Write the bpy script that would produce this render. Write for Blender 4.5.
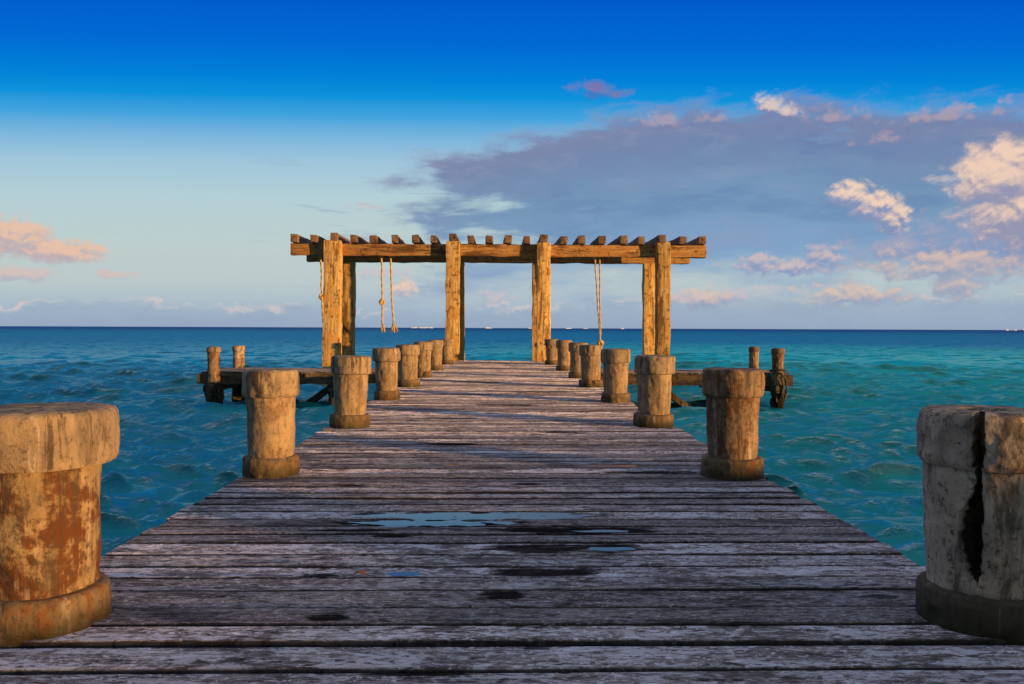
import bpy, bmesh, math, random
import numpy as np
from mathutils import Vector, Matrix, noise

R = math.radians
scene = bpy.context.scene
for o in list(bpy.data.objects):
    bpy.data.objects.remove(o, do_unlink=True)
COL = scene.collection
random.seed(7)
rng = np.random.default_rng(11)

# ------------------------------------------------------------------ camera
cam_d = bpy.data.cameras.new('camera')
cam = bpy.data.objects.new('camera', cam_d)
COL.objects.link(cam)
cam_d.sensor_width = 36.0
cam_d.lens = 28.125
cam_d.clip_start = 0.05
cam_d.clip_end = 60000
CAM_H = 1.0
YAW, PITCH, ROLL = R(1.07), R(-1.0), R(0.22)
cam.matrix_world = (Matrix.Translation((0, 0, CAM_H)) @ Matrix.Rotation(-YAW, 4, 'Z')
                    @ Matrix.Rotation(R(90) + PITCH, 4, 'X') @ Matrix.Rotation(ROLL, 4, 'Z'))
scene.camera = cam

# ------------------------------------------------------------------ light
SUN_BEARING, SUN_ELEV = R(120.5), R(2.3)
sdir = Vector((math.sin(SUN_BEARING) * math.cos(SUN_ELEV), math.cos(SUN_BEARING) * math.cos(SUN_ELEV), math.sin(SUN_ELEV)))
sun_d = bpy.data.lights.new('sun', 'SUN')
sun_d.energy = 5.0
sun_d.angle = R(0.6)
sun_d.color = (1.0, 0.56, 0.21)
sun = bpy.data.objects.new('sun', sun_d)
sun.rotation_euler = (-sdir).to_track_quat('-Z', 'Y').to_euler()
sun.location = (20, -12, 8)
COL.objects.link(sun)

scene.view_settings.view_transform = 'Standard'
scene.view_settings.look = 'None'
scene.view_settings.exposure = 0.4
scene.view_settings.gamma = 1.0
scene.view_settings.use_curve_mapping = False
scene.render.engine = 'CYCLES'
scene.cycles.use_denoising = True
scene.cycles.max_bounces = 6
scene.cycles.sample_clamp_indirect = 4


def lin(r, g, b):
    f = lambda c: (c / 12.92 if c <= 0.04045 else ((c + 0.055) / 1.055) ** 2.4)
    return (f(r / 255), f(g / 255), f(b / 255), 1.0)


class G:
    """tiny helper that writes node graphs"""
    def __init__(self, tree):
        self.t = tree

    def new(self, kind, **kw):
        n = self.t.nodes.new(kind)
        for k, v in kw.items():
            setattr(n, k, v)
        return n

    def put(self, sock, v):
        if hasattr(v, 'is_output'):
            self.t.links.new(v, sock)
        elif v is not None:
            sock.default_value = v

    def m(self, op, a, b=None, c=None, clamp=False):
        n = self.new('ShaderNodeMath', operation=op, use_clamp=clamp)
        self.put(n.inputs[0], a)
        if b is not None: self.put(n.inputs[1], b)
        if c is not None: self.put(n.inputs[2], c)
        return n.outputs[0]

    def add(self, a, b): return self.m('ADD', a, b)
    def sub(self, a, b): return self.m('SUBTRACT', a, b)
    def mul(self, a, b): return self.m('MULTIPLY', a, b)
    def mx(self, a, b): return self.m('MAXIMUM', a, b)

    def ss(self, v, lo, hi, a=0.0, b=1.0):
        n = self.new('ShaderNodeMapRange', interpolation_type='SMOOTHSTEP')
        self.put(n.inputs[0], v); self.put(n.inputs[1], lo); self.put(n.inputs[2], hi)
        self.put(n.inputs[3], a); self.put(n.inputs[4], b)
        return n.outputs[0]

    def vec(self, x, y, z):
        n = self.new('ShaderNodeCombineXYZ')
        for s, v in zip(n.inputs, (x, y, z)): self.put(s, v)
        return n.outputs[0]

    def sep(self, v):
        n = self.new('ShaderNodeSeparateXYZ'); self.put(n.inputs[0], v)
        return n.outputs

    def vmul(self, v, s):
        n = self.new('ShaderNodeVectorMath', operation='MULTIPLY')
        self.put(n.inputs[0], v); n.inputs[1].default_value = s
        return n.outputs[0]

    def vadd(self, a, b):
        n = self.new('ShaderNodeVectorMath', operation='ADD')
        self.put(n.inputs[0], a); self.put(n.inputs[1], b)
        return n.outputs[0]

    def noise(self, v, scale=1.0, detail=6.0, rough=0.55, dist=0.0):
        n = self.new('ShaderNodeTexNoise')
        self.put(n.inputs['Vector'], v)
        n.inputs['Scale'].default_value = scale
        n.inputs['Detail'].default_value = detail
        n.inputs['Roughness'].default_value = rough
        n.inputs['Distortion'].default_value = dist
        return n.outputs['Fac']

    def mix(self, f, a, b, blend='MIX'):
        n = self.new('ShaderNodeMix', data_type='RGBA', blend_type=blend)
        self.put(n.inputs[0], f); self.put(n.inputs[6], a); self.put(n.inputs[7], b)
        return n.outputs[2]

    def ramp(self, f, stops, interp='LINEAR'):
        n = self.new('ShaderNodeValToRGB')
        cr = n.color_ramp; cr.interpolation = interp
        while len(cr.elements) < len(stops): cr.elements.new(0.5)
        for e, (p, c) in zip(cr.elements, stops):
            e.position = p; e.color = c if len(c) == 4 else (*c, 1)
        self.put(n.inputs[0], f)
        return n.outputs[0]


# ------------------------------------------------------------------ sky
world = bpy.data.worlds.new('World')
scene.world = world
world.use_nodes = True
nt = world.node_tree
nt.nodes.clear()
g = G(nt)
out = g.new('ShaderNodeOutputWorld')
bg = g.new('ShaderNodeBackground'); bg.inputs[1].default_value = 0.1
nt.links.new(bg.outputs[0], out.inputs[0])
sky = g.new('ShaderNodeTexSky', sky_type='NISHITA', sun_disc=False)
sky.sun_elevation = SUN_ELEV; sky.sun_rotation = SUN_BEARING
sky.air_density = 1.0; sky.dust_density = 0.6; sky.ozone_density = 2.5
tc = g.new('ShaderNodeTexCoord')
dx, dy, dz = g.sep(tc.outputs['Generated'])
DEG = 57.29578
AZ = g.mul(g.m('ARCTAN2', dx, dy), DEG)
EL = g.mul(g.m('ARCSINE', dz), DEG)
EG = g.mul(g.m('ARCTAN2', dz, g.m('SQRT', g.add(g.mul(dy, dy), g.mul(g.mul(dx, dx), 0.12)))), DEG)
base = g.ramp(g.m('DIVIDE', EG, 25.0, clamp=True), [
    (0.0, lin(152, 172, 195)), (0.05, lin(165, 184, 200)), (0.12, lin(186, 200, 202)), (0.22, lin(190, 206, 204)),
    (0.364, lin(180, 207, 214)), (0.46, lin(160, 198, 219)), (0.53, lin(122, 181, 221)), (0.585, lin(66, 163, 221)),
    (0.636, lin(14, 146, 219)), (0.69, lin(1, 128, 216)), (0.77, lin(1, 107, 212)), (0.88, lin(1, 91, 204)), (1.0, lin(1, 72, 186))])
K = 10 * 2 ** -0.4
base = g.mix(1.0, base, (K, K, K, 1), 'MULTIPLY')
skyc = g.mix(1.0, sky.outputs[0], (1.5, 1.5, 1.5, 1), 'MULTIPLY')
base = g.mix(g.ss(EL, 25, 48), base, tuple(K * v for v in lin(210, 211, 217)[:3]) + (1,))
base = g.mix(g.ss(EL, 30, 80, 0, 0.35), base, skyc)
back = g.ss(g.m('ABSOLUTE', AZ), 75, 120)
base = g.mix(g.mul(back, 0.8), base, skyc)


def layer(col, alpha, c):
    return g.mix(alpha, col, c if hasattr(c, 'is_output') else tuple(K * v for v in c[:3]) + (1,))

# noise fields of the cloud layers, in degrees of azimuth / elevation
nb = g.noise(g.vec(g.mul(AZ, 0.11), g.mul(EL, 0.42), 3.1), 1, 6, 0.58, 0.25)      # streaky bank
nb2 = g.noise(g.vec(g.mul(AZ, 0.30), g.mul(EL, 0.75), 7.7), 1, 6, 0.6, 0.3)
nf = g.noise(g.vec(g.mul(AZ, 0.16), g.mul(EL, 1.3), 1.3), 1, 6, 0.6, 0.4)         # thin streaks

# low haze clouds along the horizon
nh = g.noise(g.vec(g.mul(AZ, 0.22), g.mul(EL, 0.30), 5.5), 1, 6, 0.62, 0.1)
top_h = g.add(g.mul(g.sub(nh, 0.5), 5.5), g.ss(AZ, 0, 25, 1.75, 2.6))
a_h = g.mul(g.ss(g.sub(top_h, EL), -0.2, 1.1), g.ss(nb2, 0.30, 0.62, 0.55, 1.0))
base = layer(base, g.mul(a_h, 0.62), lin(148, 165, 190))
edge_h = g.mul(g.mul(g.ss(g.sub(top_h, EL), -0.1, 0.15), g.ss(g.sub(top_h, EL), 0.65, 0.1)), g.ss(nb2, 0.45, 0.62))
base = layer(base, g.mul(edge_h, 0.8), lin(214, 200, 198))
# thin streaks in the clear sky
a_s = g.mul(g.mul(g.ss(nf, 0.56, 0.70), g.ss(EL, 4.6, 6.5)), g.mul(g.ss(EL, 12.5, 9.5), g.ss(AZ, -24, -9)))
base = layer(base, g.mul(a_s, 0.55), lin(140, 158, 190))

# the big grey-violet bank
topc = g.new('ShaderNodeFloatCurve')
cv = topc.mapping.curves[0]
pts = [(-14, 6.5), (-8, 10.8), (-5, 12.6), (0, 13.7), (6, 14.7), (11, 15.3), (16, 15.5), (20, 15.4), (24, 14.8), (34, 13.9), (50, 12.5), (66, 8)]
while len(cv.points) < len(pts): cv.points.new(0.5, 0.5)
for p, (a, e) in zip(cv.points, pts): p.location = ((a + 20) / 90, e / 20)
topc.mapping.update()
g.put(topc.inputs[1], g.m('DIVIDE', g.add(AZ, 20), 90.0, clamp=True))
TOP = g.mul(topc.outputs[0], 20.0)
dep = g.add(g.sub(TOP, EL), g.mul(g.sub(nb2, 0.5), 4.2))        # depth below the ragged top
leftfade = g.ss(g.add(AZ, g.mul(g.sub(nb, 0.5), 46)), -10.5, 1.0)
low = g.ss(g.add(EL, g.mul(g.sub(nb, 0.5), 9.0)), 1.6, 6.0)
a_b = g.mul(g.mul(g.ss(dep, -0.4, 1.8), low), g.mul(leftfade, g.ss(AZ, 72, 60)))
thin = g.ss(g.add(nb, g.mul(g.ss(AZ, -6, 6), 0.22)), 0.40, 0.60, 0.15, 0.93)
a_b = g.mul(a_b, g.m('MAXIMUM', thin, g.ss(dep, 3.5, 1.0, 0, 0.85)))
deepc = g.ramp(g.m('DIVIDE', dep, 10.0, clamp=True), [
    (0.0, lin(168, 158, 178)), (0.10, lin(126, 130, 166)), (0.30, lin(112, 131, 170)), (0.55, lin(110, 143, 180)), (1.0, lin(122, 160, 200))])
pink = g.mul(g.ss(nb2, 0.52, 0.72), g.ss(dep, 5.5, 0.8))
bankc = g.mix(1.0, deepc, (K, K, K, 1), 'MULTIPLY')
bankc = layer(bankc, g.mul(pink, 0.42), lin(176, 160, 178))
bankc = layer(bankc, g.mul(g.ss(nb, 0.50, 0.66), g.ss(dep, 3, 6, 0, 0.45)), lin(138, 152, 188))
bankc = layer(bankc, g.mul(g.ss(nb, 0.50, 0.34), g.ss(dep, 1.5, 4, 0, 0.4)), lin(76, 112, 168))
base = layer(base, a_b, bankc)


def ellipses(A, E, puffs):
    d = None
    for (a, e, ra, re) in puffs:
        u = g.mul(g.sub(A, a), 1 / ra); v = g.mul(g.sub(E, e), 1 / re)
        q = g.sub(1.0, g.m('SQRT', g.add(g.mul(u, u), g.mul(v, v))))
        d = q if d is None else g.m('SMOOTH_MAX', d, q, 0.25)
    return d


def billow(A, E, sc, seed):
    n = g.noise(g.vec(g.mul(A, sc), g.mul(E, sc * 1.15), seed), 1, 6, 0.58, 0.2)
    v = g.new('ShaderNodeTexVoronoi', feature='F1', voronoi_dimensions='2D')
    g.put(v.inputs['Vector'], g.vec(g.add(g.mul(A, sc * 1.5), g.mul(n, 1.6)), g.add(g.mul(E, sc * 1.9), g.mul(n, 1.6)), 0.0))
    v.inputs['Scale'].default_value = 1.0
    v.inputs['Detail'].default_value = 2.0; v.inputs['Roughness'].default_value = 0.55
    return g.add(g.sub(n, 0.5), g.mul(g.sub(0.42, v.outputs['Distance']), 0.42))

BIL = {sc: (billow(AZ, EL, sc, sd), billow(g.add(AZ, 0.12), g.add(EL, 0.30), sc, sd)) for sc, sd in ((0.55, 4.2), (0.85, 11.7))}


def cumulus(col, puffs, seed, sc, amp, lit, shade, off=(0.2, 0.6), soft=0.4, op=1.0, gain=1.6, ngain=2.2, bias=0.42):
    e1 = ellipses(AZ, EL, puffs); e2 = ellipses(g.add(AZ, off[0]), g.add(EL, off[1]), puffs)
    n1, n2 = BIL[0.55 if sc < 0.7 else 0.85]
    d1 = g.add(g.add(e1, 0.16), g.mul(n1, amp))
    a = g.mul(g.ss(d1, 0.0, soft), op)
    l = g.ss(g.add(g.add(g.mul(g.sub(e1, e2), gain), g.mul(g.sub(n1, n2), ngain * 0.55)), bias), 0.0, 1.0)
    c = g.mix(l, tuple(K * v for v in shade[:3]) + (1,), tuple(K * v for v in lit[:3]) + (1,))
    return layer(col, a, c)

# cloud heads (azimuth, elevation, half widths) in degrees
base = cumulus(base, [(7.0, 16.5, 2.0, 0.8), (8.6, 16.1, 1.2, 0.5), (5.4, 16.6, 1.0, 0.4)], 2.2, 0.55, 1.7, lin(132, 116, 162), lin(84, 104, 168), op=0.8, soft=1.1)
base = cumulus(base, [(18.9, 14.8, 1.5, 1.15), (19.8, 14.4, 1.4, 0.8)], 4.2, 0.75, 1.1,
               lin(222, 200, 190), lin(128, 128, 166), op=0.9, soft=0.9)
base = cumulus(base, [(10.8, 14.2, 3.4, 0.75), (14.5, 14.3, 2.4, 0.6), (22.5, 13.8, 3.6, 0.9), (29, 13.2, 5.5, 0.8), (26, 12.2, 3, 0.7)], 5.2, 0.5, 2.6, lin(180, 160, 172), lin(120, 124, 164), op=0.7, soft=1.0)
base = cumulus(base, [(31.5, 5.4, 7.5, 2.6), (26.5, 5.2, 5.0, 1.6)], 7.4, 0.4, 1.5, lin(168, 164, 186), lin(126, 146, 186), op=0.75, soft=0.9)
base = cumulus(base, [(32.4, 9.2, 3.4, 2.7), (33.4, 7.4, 3.8, 3.0), (35.8, 8.2, 4.6, 3.8), (39, 8.6, 4.5, 3.6)], 16.1, 0.55, 0.72,
               lin(238, 206, 184), lin(148, 150, 178), off=(-0.25, 0.9), gain=1.5, soft=0.5, bias=0.36)
base = cumulus(base, [(29.3, 9.4, 1.4, 0.4)], 6.6, 0.8, 1.6, lin(200, 190, 196), lin(150, 160, 190), op=0.7, soft=0.9)
base = cumulus(base, [(23.9, 8.8, 1.6, 1.0), (25.4, 8.0, 1.8, 1.2), (26.5, 7.2, 1.2, 1.4)], 11.7, 0.9, 0.58,
               lin(238, 208, 186), lin(132, 148, 184), off=(0.2, 0.6), gain=0.9, bias=0.30, soft=0.5)
base = cumulus(base, [(20, 4.2, 4.8, 0.75), (22.4, 4.9, 1.6, 0.85), (18.3, 4.7, 1.6, 0.6)], 9.3, 0.7, 1.1,
               lin(206, 186, 188), lin(130, 148, 190), off=(0.1, 0.5), op=0.85, soft=0.6, gain=0.7, bias=0.36)
base = cumulus(base, [(29.5, 4.0, 5.5, 1.5), (30.2, 2.9, 2.0, 1.6), (36, 3.5, 4, 1.9), (24, 2.3, 4.5, 1.0), (14.5, 2.1, 3.0, 0.9)], 9.9, 0.6, 1.3,
               lin(224, 194, 176), lin(146, 158, 186), off=(0.1, 0.5), op=0.8, soft=0.6, gain=0.8, bias=0.36)
base = cumulus(base, [(-31.0, 5.4, 2.9, 1.4), (-28.6, 4.7, 3.2, 0.9)], 3.6, 0.7, 0.75,
               lin(232, 192, 168), lin(186, 174, 180), op=0.95, gain=0.9, soft=0.5, bias=0.42)
base = cumulus(base, [(-30.5, 3.2, 3.6, 0.7), (-25.4, 3.35, 1.7, 0.42)], 3.9, 0.6, 1.3, lin(214, 190, 184), lin(168, 172, 190), op=0.8, soft=0.7, gain=0.6)
base = cumulus(base, [(-6.6, 2.8, 1.2, 0.95)], 8.8, 0.8, 1.2, lin(236, 204, 182), lin(160, 170, 196), op=0.85, soft=0.6, gain=0.7)
base = cumulus(base, [(-8.4, 3.8, 3.4, 0.7), (0, 2.1, 2.4, 0.8), (13.5, 2.2, 3.0, 0.8), (17, 2.4, 2.5, 0.9), (-9.2, 8.5, 1.8, 0.6)], 8.1, 0.75, 2.0,
               lin(206, 190, 194), lin(150, 166, 196), op=0.6, soft=1.0, gain=0.7)
nt.links.new(base, bg.inputs[0])


# ------------------------------------------------------------------ object helpers
def link(o, parent=None):
    COL.objects.link(o)
    if parent is not None: o.parent = parent
    return o

def tag(o, label=None, cat=None, group=None, kind=None):
    if label: o['label'] = label
    if cat: o['category'] = cat
    if group: o['group'] = group
    if kind: o['kind'] = kind
    return o

def empty(name, loc, label, cat, group=None):
    o = bpy.data.objects.new(name, None)
    o.empty_display_size = 0.1
    o.location = loc
    link(o)
    return tag(o, label, cat, group)

def mesh_obj(name, verts, faces, mat, parent=None, smooth=True, autosmooth=None):
    me = bpy.data.meshes.new(name)
    me.from_pydata([tuple(v) for v in verts], [], faces)
    me.update()
    if smooth:
        me.polygons.foreach_set('use_smooth', [True] * len(me.polygons))
        if autosmooth: me.set_sharp_from_angle(angle=R(autosmooth))
    me.materials.append(mat)
    o = bpy.data.objects.new(name, me)
    return link(o, parent)

def fattr(o, name, vals):
    a = o.data.attributes.new(name, 'FLOAT', 'POINT')
    a.data.foreach_set('value', np.asarray(vals, dtype=np.float32))

def new_mat(name):
    m = bpy.data.materials.new(name); m.use_nodes = True
    t = m.node_tree; t.nodes.clear()
    gg = G(t)
    o = gg.new('ShaderNodeOutputMaterial'); b = gg.new('ShaderNodeBsdfPrincipled')
    t.links.new(b.outputs[0], o.inputs[0])
    return m, gg, b

def bump(gg, b, h, dist, strength=1.0):
    n = gg.new('ShaderNodeBump'); n.inputs['Strength'].default_value = strength
    n.inputs['Distance'].default_value = dist
    gg.put(n.inputs['Height'], h)
    gg.t.links.new(n.outputs[0], b.inputs['Normal'])

def grid_faces(nr, nc, wrap=False, off=0):
    f = []
    cc = nc if wrap else nc - 1
    for i in range(nr - 1):
        for j in range(cc):
            a = off + i * nc + j; b = off + i * nc + (j + 1) % nc
            f.append((a, b, b + nc, a + nc))
    return f


# ------------------------------------------------------------------ materials
def mat_timber(name, dark, light, warm, grain_axis, bump_d=0.006, seam=True):
    """weathered squared timber; grain runs along grain_axis (0 x, 1 y, 2 z)"""
    m, q, b = new_mat(name)
    tc = q.new('ShaderNodeTexCoord'); oi = q.new('ShaderNodeObjectInfo')
    p = q.vadd(tc.outputs['Object'], q.vec(q.mul(oi.outputs['Random'], 31.0), q.mul(oi.outputs['Random'], 17.0), q.mul(oi.outputs['Random'], 53.0)))
    s = [26.0] * 3; s[grain_axis] = 1.3
    gr = q.noise(q.vmul(p, tuple(s)), 1, 6, 0.65, 0.5)
    s2 = [70.0] * 3; s2[grain_axis] = 2.2
    cr = q.noise(q.vmul(p, tuple(s2)), 1, 3, 0.5, 0.3)
    bl = q.noise(p, 2.6, 6, 0.62, 0.4)
    bl2 = q.noise(p, 9.0, 5, 0.6)
    c = q.mix(q.ss(gr, 0.3, 0.68), dark, light)
    c = q.mix(q.ss(bl, 0.44, 0.62), c, warm)
    c = q.mix(q.mul(q.ss(bl2, 0.53, 0.66), 0.75), c, tuple(0.35 * v for v in dark[:3]) + (1,))
    crack = q.ss(cr, 0.34, 0.27)
    c = q.mix(q.mul(crack, 0.45), c, tuple(0.2 * v for v in dark[:3]) + (1,))
    s3 = [5.0] * 3; s3[grain_axis] = 0.8
    stn = q.noise(q.vmul(p, tuple(s3)), 1, 7, 0.68, 0.6)
    c = q.mix(q.mul(q.ss(stn, 0.52, 0.61), 0.82), c, tuple(0.45 * v for v in dark[:3]) + (1,))
    v = q.ss(oi.outputs['Random'], 0, 1, 0.75, 1.15)
    c = q.mix(1.0, c, q.vec(v, v, v), 'MULTIPLY')
    q.put(b.inputs['Base Color'], c); b.inputs['Roughness'].default_value = 0.82
    b.inputs['Specular IOR Level'].default_value = 0.25
    bump(q, b, q.sub(q.add(q.mul(gr, 0.7), q.mul(bl2, 0.6)), q.mul(crack, 0.6)), bump_d)
    return m

M = {}
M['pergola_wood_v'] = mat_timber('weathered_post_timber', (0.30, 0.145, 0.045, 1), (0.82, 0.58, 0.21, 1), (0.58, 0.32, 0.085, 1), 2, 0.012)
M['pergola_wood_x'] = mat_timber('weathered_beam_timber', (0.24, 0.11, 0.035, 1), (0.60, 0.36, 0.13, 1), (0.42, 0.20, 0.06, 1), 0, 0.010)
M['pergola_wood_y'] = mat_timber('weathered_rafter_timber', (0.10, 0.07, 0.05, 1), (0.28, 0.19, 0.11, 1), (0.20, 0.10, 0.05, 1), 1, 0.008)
M['jetty_wood'] = mat_timber('wet_jetty_timber', (0.045, 0.033, 0.02, 1), (0.17, 0.12, 0.065, 1), (0.11, 0.07, 0.03, 1), 0, 0.02)
M['pile_wood'] = mat_timber('sea_worn_pile', (0.02, 0.017, 0.012, 1), (0.13, 0.09, 0.05, 1), (0.06, 0.04, 0.02, 1), 2, 0.03)


def mat_stone(name, tan, grey, rust, rust_amt, moss_amt, dirt_amt, zscale=1.0, streaks=0.5):
    m, q, b = new_mat(name)
    tc = q.new('ShaderNodeTexCoord'); oi = q.new('ShaderNodeObjectInfo'); rnd = oi.outputs['Random']
    P = tc.outputs['Object']
    p = q.vadd(P, q.vec(q.mul(rnd, 11.0), q.mul(rnd, 37.0), q.mul(rnd, 5.0)))
    _, _, z = q.sep(P)
    n1 = q.noise(p, 5.5, 8, 0.65, 0.5)
    n2 = q.noise(p, 34, 7, 0.74)
    n3 = q.noise(q.vmul(p, (1, 1, 0.45)), 70, 4, 0.6)
    st = q.noise(q.vmul(p, (24, 24, 1.6)), 1, 7, 0.66, 0.5)
    big = q.noise(p, 3.2, 5, 0.6, 0.8)
    c = q.mix(q.ss(n1, 0.35, 0.66), tan, grey)
    rst = q.noise(q.vmul(p, (16, 16, 2.5)), 1, 6, 0.68, 0.6)
    rm = q.ss(q.add(q.add(big, q.mul(q.sub(n2, 0.5), 0.55)), q.mul(q.sub(rst, 0.5), 0.7)), 0.62 - 0.30 * rust_amt, 0.78 - 0.30 * rust_amt)
    c = q.mix(q.mul(rm, min(1, 0.4 + rust_amt)), c, q.mix(q.ss(n2, 0.40, 0.75), rust, tuple(v * 1.35 for v in rust[:3]) + (1,)))
    c = q.mix(q.mul(q.ss(st, 0.51, 0.63), streaks), c, (0.07, 0.045, 0.025, 1))
    c = q.mix(q.mul(q.ss(st, 0.42, 0.34), streaks * 0.7), c, (0.52, 0.44, 0.32, 1))
    c = q.mix(q.mul(q.ss(n2, 0.53, 0.64), dirt_amt), c, (0.055, 0.045, 0.032, 1))
    c = q.mix(q.mul(q.mul(q.ss(n3, 0.55, 0.66), 0.7), q.ss(n1, 0.46, 0.60)), c, (0.06, 0.045, 0.03, 1))
    grm = q.noise(q.vmul(p, (9, 9, 3.0)), 1, 8, 0.72, 0.8)
    c = q.mix(q.mul(q.ss(grm, 0.52, 0.64), dirt_amt), c, (0.085, 0.062, 0.040, 1))
    mo = q.mul(q.ss(q.add(z, q.mul(q.sub(n1, 0.5), 0.30)), 0.13, 0.02), q.ss(big, 0.62 - 0.3 * moss_amt, 0.70 - 0.3 * moss_amt))
    c = q.mix(q.mul(mo, 0.75), c, (0.036, 0.034, 0.013, 1))
    q.put(b.inputs['Base Color'], c); b.inputs['Roughness'].default_value = 0.85
    b.inputs['Specular IOR Level'].default_value = 0.25
    bump(q, b, q.add(q.add(q.mul(n1, 0.6), q.mul(n2, 0.5)), q.mul(n3, 0.22)), 0.014)
    return m

TAN = (0.40, 0.275, 0.135, 1); GREY = (0.25, 0.175, 0.10, 1); RUST = (0.17, 0.065, 0.016, 1)
M['stone'] = mat_stone('weathered_concrete', TAN, GREY, RUST, 0.15, 0.5, 0.55)
M['stone_cap'] = mat_stone('streaked_concrete', (0.37, 0.265, 0.145, 1), (0.26, 0.19, 0.115, 1), RUST, 0.12, 0.0, 0.5, streaks=0.9)
M['stone_base'] = mat_stone('mossy_concrete', (0.26, 0.175, 0.08, 1), (0.16, 0.11, 0.055, 1), RUST, 0.5, 0.9, 0.8)
M['stone_rust'] = mat_stone('rust_stained_concrete', (0.38, 0.26, 0.12, 1), (0.26, 0.17, 0.075, 1), (0.115, 0.038, 0.008, 1), 0.9, 0.2, 0.7, streaks=0.6)
M['stone_dark'] = mat_stone('grimy_grey_concrete', (0.56, 0.42, 0.27, 1), (0.36, 0.27, 0.18, 1), (0.17, 0.075, 0.03, 1), 0.45, 0.6, 0.8, streaks=0.6)
M['stone_dark_base'] = mat_stone('black_mossy_concrete', (0.13, 0.10, 0.055, 1), (0.08, 0.065, 0.035, 1), (0.07, 0.04, 0.02, 1), 0.2, 1.0, 0.9)
M['stone_brown'] = mat_stone('brown_stained_concrete', (0.30, 0.19, 0.09, 1), (0.20, 0.135, 0.08, 1), (0.14, 0.05, 0.012, 1), 0.55, 0.4, 0.7, streaks=0.9)

m, q, b = new_mat('sisal_rope')
tc = q.new('ShaderNodeTexCoord')
n = q.noise(q.vmul(tc.outputs['Object'], (60, 60, 18)), 1, 4, 0.6)
q.put(b.inputs['Base Color'], q.mix(n, (0.34, 0.22, 0.07, 1), (0.72, 0.50, 0.17, 1))); b.inputs['Roughness'].default_value = 0.9
bump(q, b, n, 0.01)
M['rope'] = m
m, q, b = new_mat('dark_wet_rope')
b.inputs['Base Color'].default_value = (0.05, 0.042, 0.03, 1); b.inputs['Roughness'].default_value = 0.8
M['rope_dark'] = m

# deck boards
m, q, b = new_mat('weathered_deck_boards')
tc = q.new('ShaderNodeTexCoord')
at_r = q.new('ShaderNodeAttribute', attribute_name='rnd'); at_w = q.new('ShaderNodeAttribute', attribute_name='wet')
at_e = q.new('ShaderNodeAttribute', attribute_name='edge')
rnd, wet, edg = at_r.outputs['Fac'], at_w.outputs['Fac'], at_e.outputs['Fac']
P = q.vadd(tc.outputs['Object'], q.vec(q.mul(rnd, 41.0), 0.0, q.mul(rnd, 13.0)))
g1 = q.noise(q.vmul(P, (1.1, 34, 10)), 1, 7, 0.66, 0.6)
g2 = q.noise(q.vmul(P, (4.0, 130, 40)), 1, 4, 0.6, 0.4)
pat = q.noise(q.vmul(P, (4.0, 10.0, 3)), 1, 10, 0.72, 0.6)
pat2 = q.noise(q.vmul(P, (16.0, 40.0, 8)), 1, 8, 0.72, 0.8)
blo = q.noise(q.vmul(P, (1.5, 5.0, 2)), 1, 7, 0.66, 0.5)
fleck = q.noise(q.vmul(P, (45.0, 70.0, 8)), 1, 4, 0.65, 0.4)
c = q.mix(q.ss(g1, 0.32, 0.66), (0.070, 0.055, 0.050, 1), (0.36, 0.295, 0.27, 1))
c = q.mix(q.mul(q.ss(blo, 0.44, 0.58), 0.75), c, (0.062, 0.048, 0.043, 1))
scuff = q.mul(q.ss(q.add(pat, q.mul(q.sub(pat2, 0.5), 0.75)), 0.47, 0.58), q.ss(rnd, 0, 1, 0.30, 1.0))
c = q.mix(q.mul(scuff, 0.8), c, (0.60, 0.55, 0.55, 1))
c = q.mix(q.mul(q.mul(q.ss(fleck, 0.54, 0.62), q.ss(blo, 0.62, 0.44)), 0.85), c, (0.80, 0.74, 0.72, 1))
crk = q.ss(g2, 0.41, 0.33)
c = q.mix(q.mul(crk, 0.55), c, (0.018, 0.014, 0.013, 1))
c = q.mix(q.mul(q.ss(pat2, 0.46, 0.38), 0.8), c, (0.028, 0.022, 0.020, 1))
spot = q.noise(q.vmul(P, (2.4, 9.0, 2)), 1, 4, 0.6, 0.3)
c = q.mix(q.mul(q.ss(spot, 0.66, 0.70), 0.9), c, (0.014, 0.012, 0.012, 1))
vv = q.ss(rnd, 0, 1, 0.52, 1.28)
c = q.mix(1.0, c, q.vec(vv, q.mul(vv, 0.98), q.mul(vv, 0.93)), 'MULTIPLY')
ed = q.ss(q.add(edg, q.mul(q.sub(pat2, 0.5), 0.9)), 0.40, 0.8)
c = q.mix(q.mul(ed, 0.92), c, (0.03, 0.022, 0.018, 1))
wpn = q.noise(q.vmul(P, (4.5, 22.0, 8)), 1, 6, 0.65, 0.4)
wm = q.ss(q.sub(wet, q.add(q.mul(q.sub(wpn, 0.42), 2.6), q.mul(q.sub(pat2, 0.5), 0.8))), -0.02, 0.62)
c = q.mix(q.mul(wm, 0.95), c, (0.014, 0.012, 0.012, 1))
q.put(b.inputs['Base Color'], c)
q.put(b.inputs['Roughness'], q.ss(wm, 0, 1, 0.55, 0.42))
q.put(b.inputs['Specular IOR Level'], q.ss(wm, 0, 1, 0.06, 0.0))
b.inputs['Sheen Weight'].default_value = 0.0; b.inputs['Sheen Roughness'].default_value = 0.42
q.put(b.inputs['Sheen Weight'], q.sub(1.0, wm))
q.put(b.inputs['Sheen Tint'], q.mix(1.0, c, (4.7, 4.7, 4.6, 1), 'MULTIPLY'))
bp = q.new('ShaderNodeBump'); bp.inputs['Distance'].default_value = 0.014
q.put(bp.inputs['Height'], q.mul(q.sub(q.add(q.add(q.mul(g1, 0.9), q.mul(g2, 0.35)), q.mul(pat2, 0.55)), q.mul(crk, 0.5)), q.ss(wm, 0, 1, 1.0, 0.35)))
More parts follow.
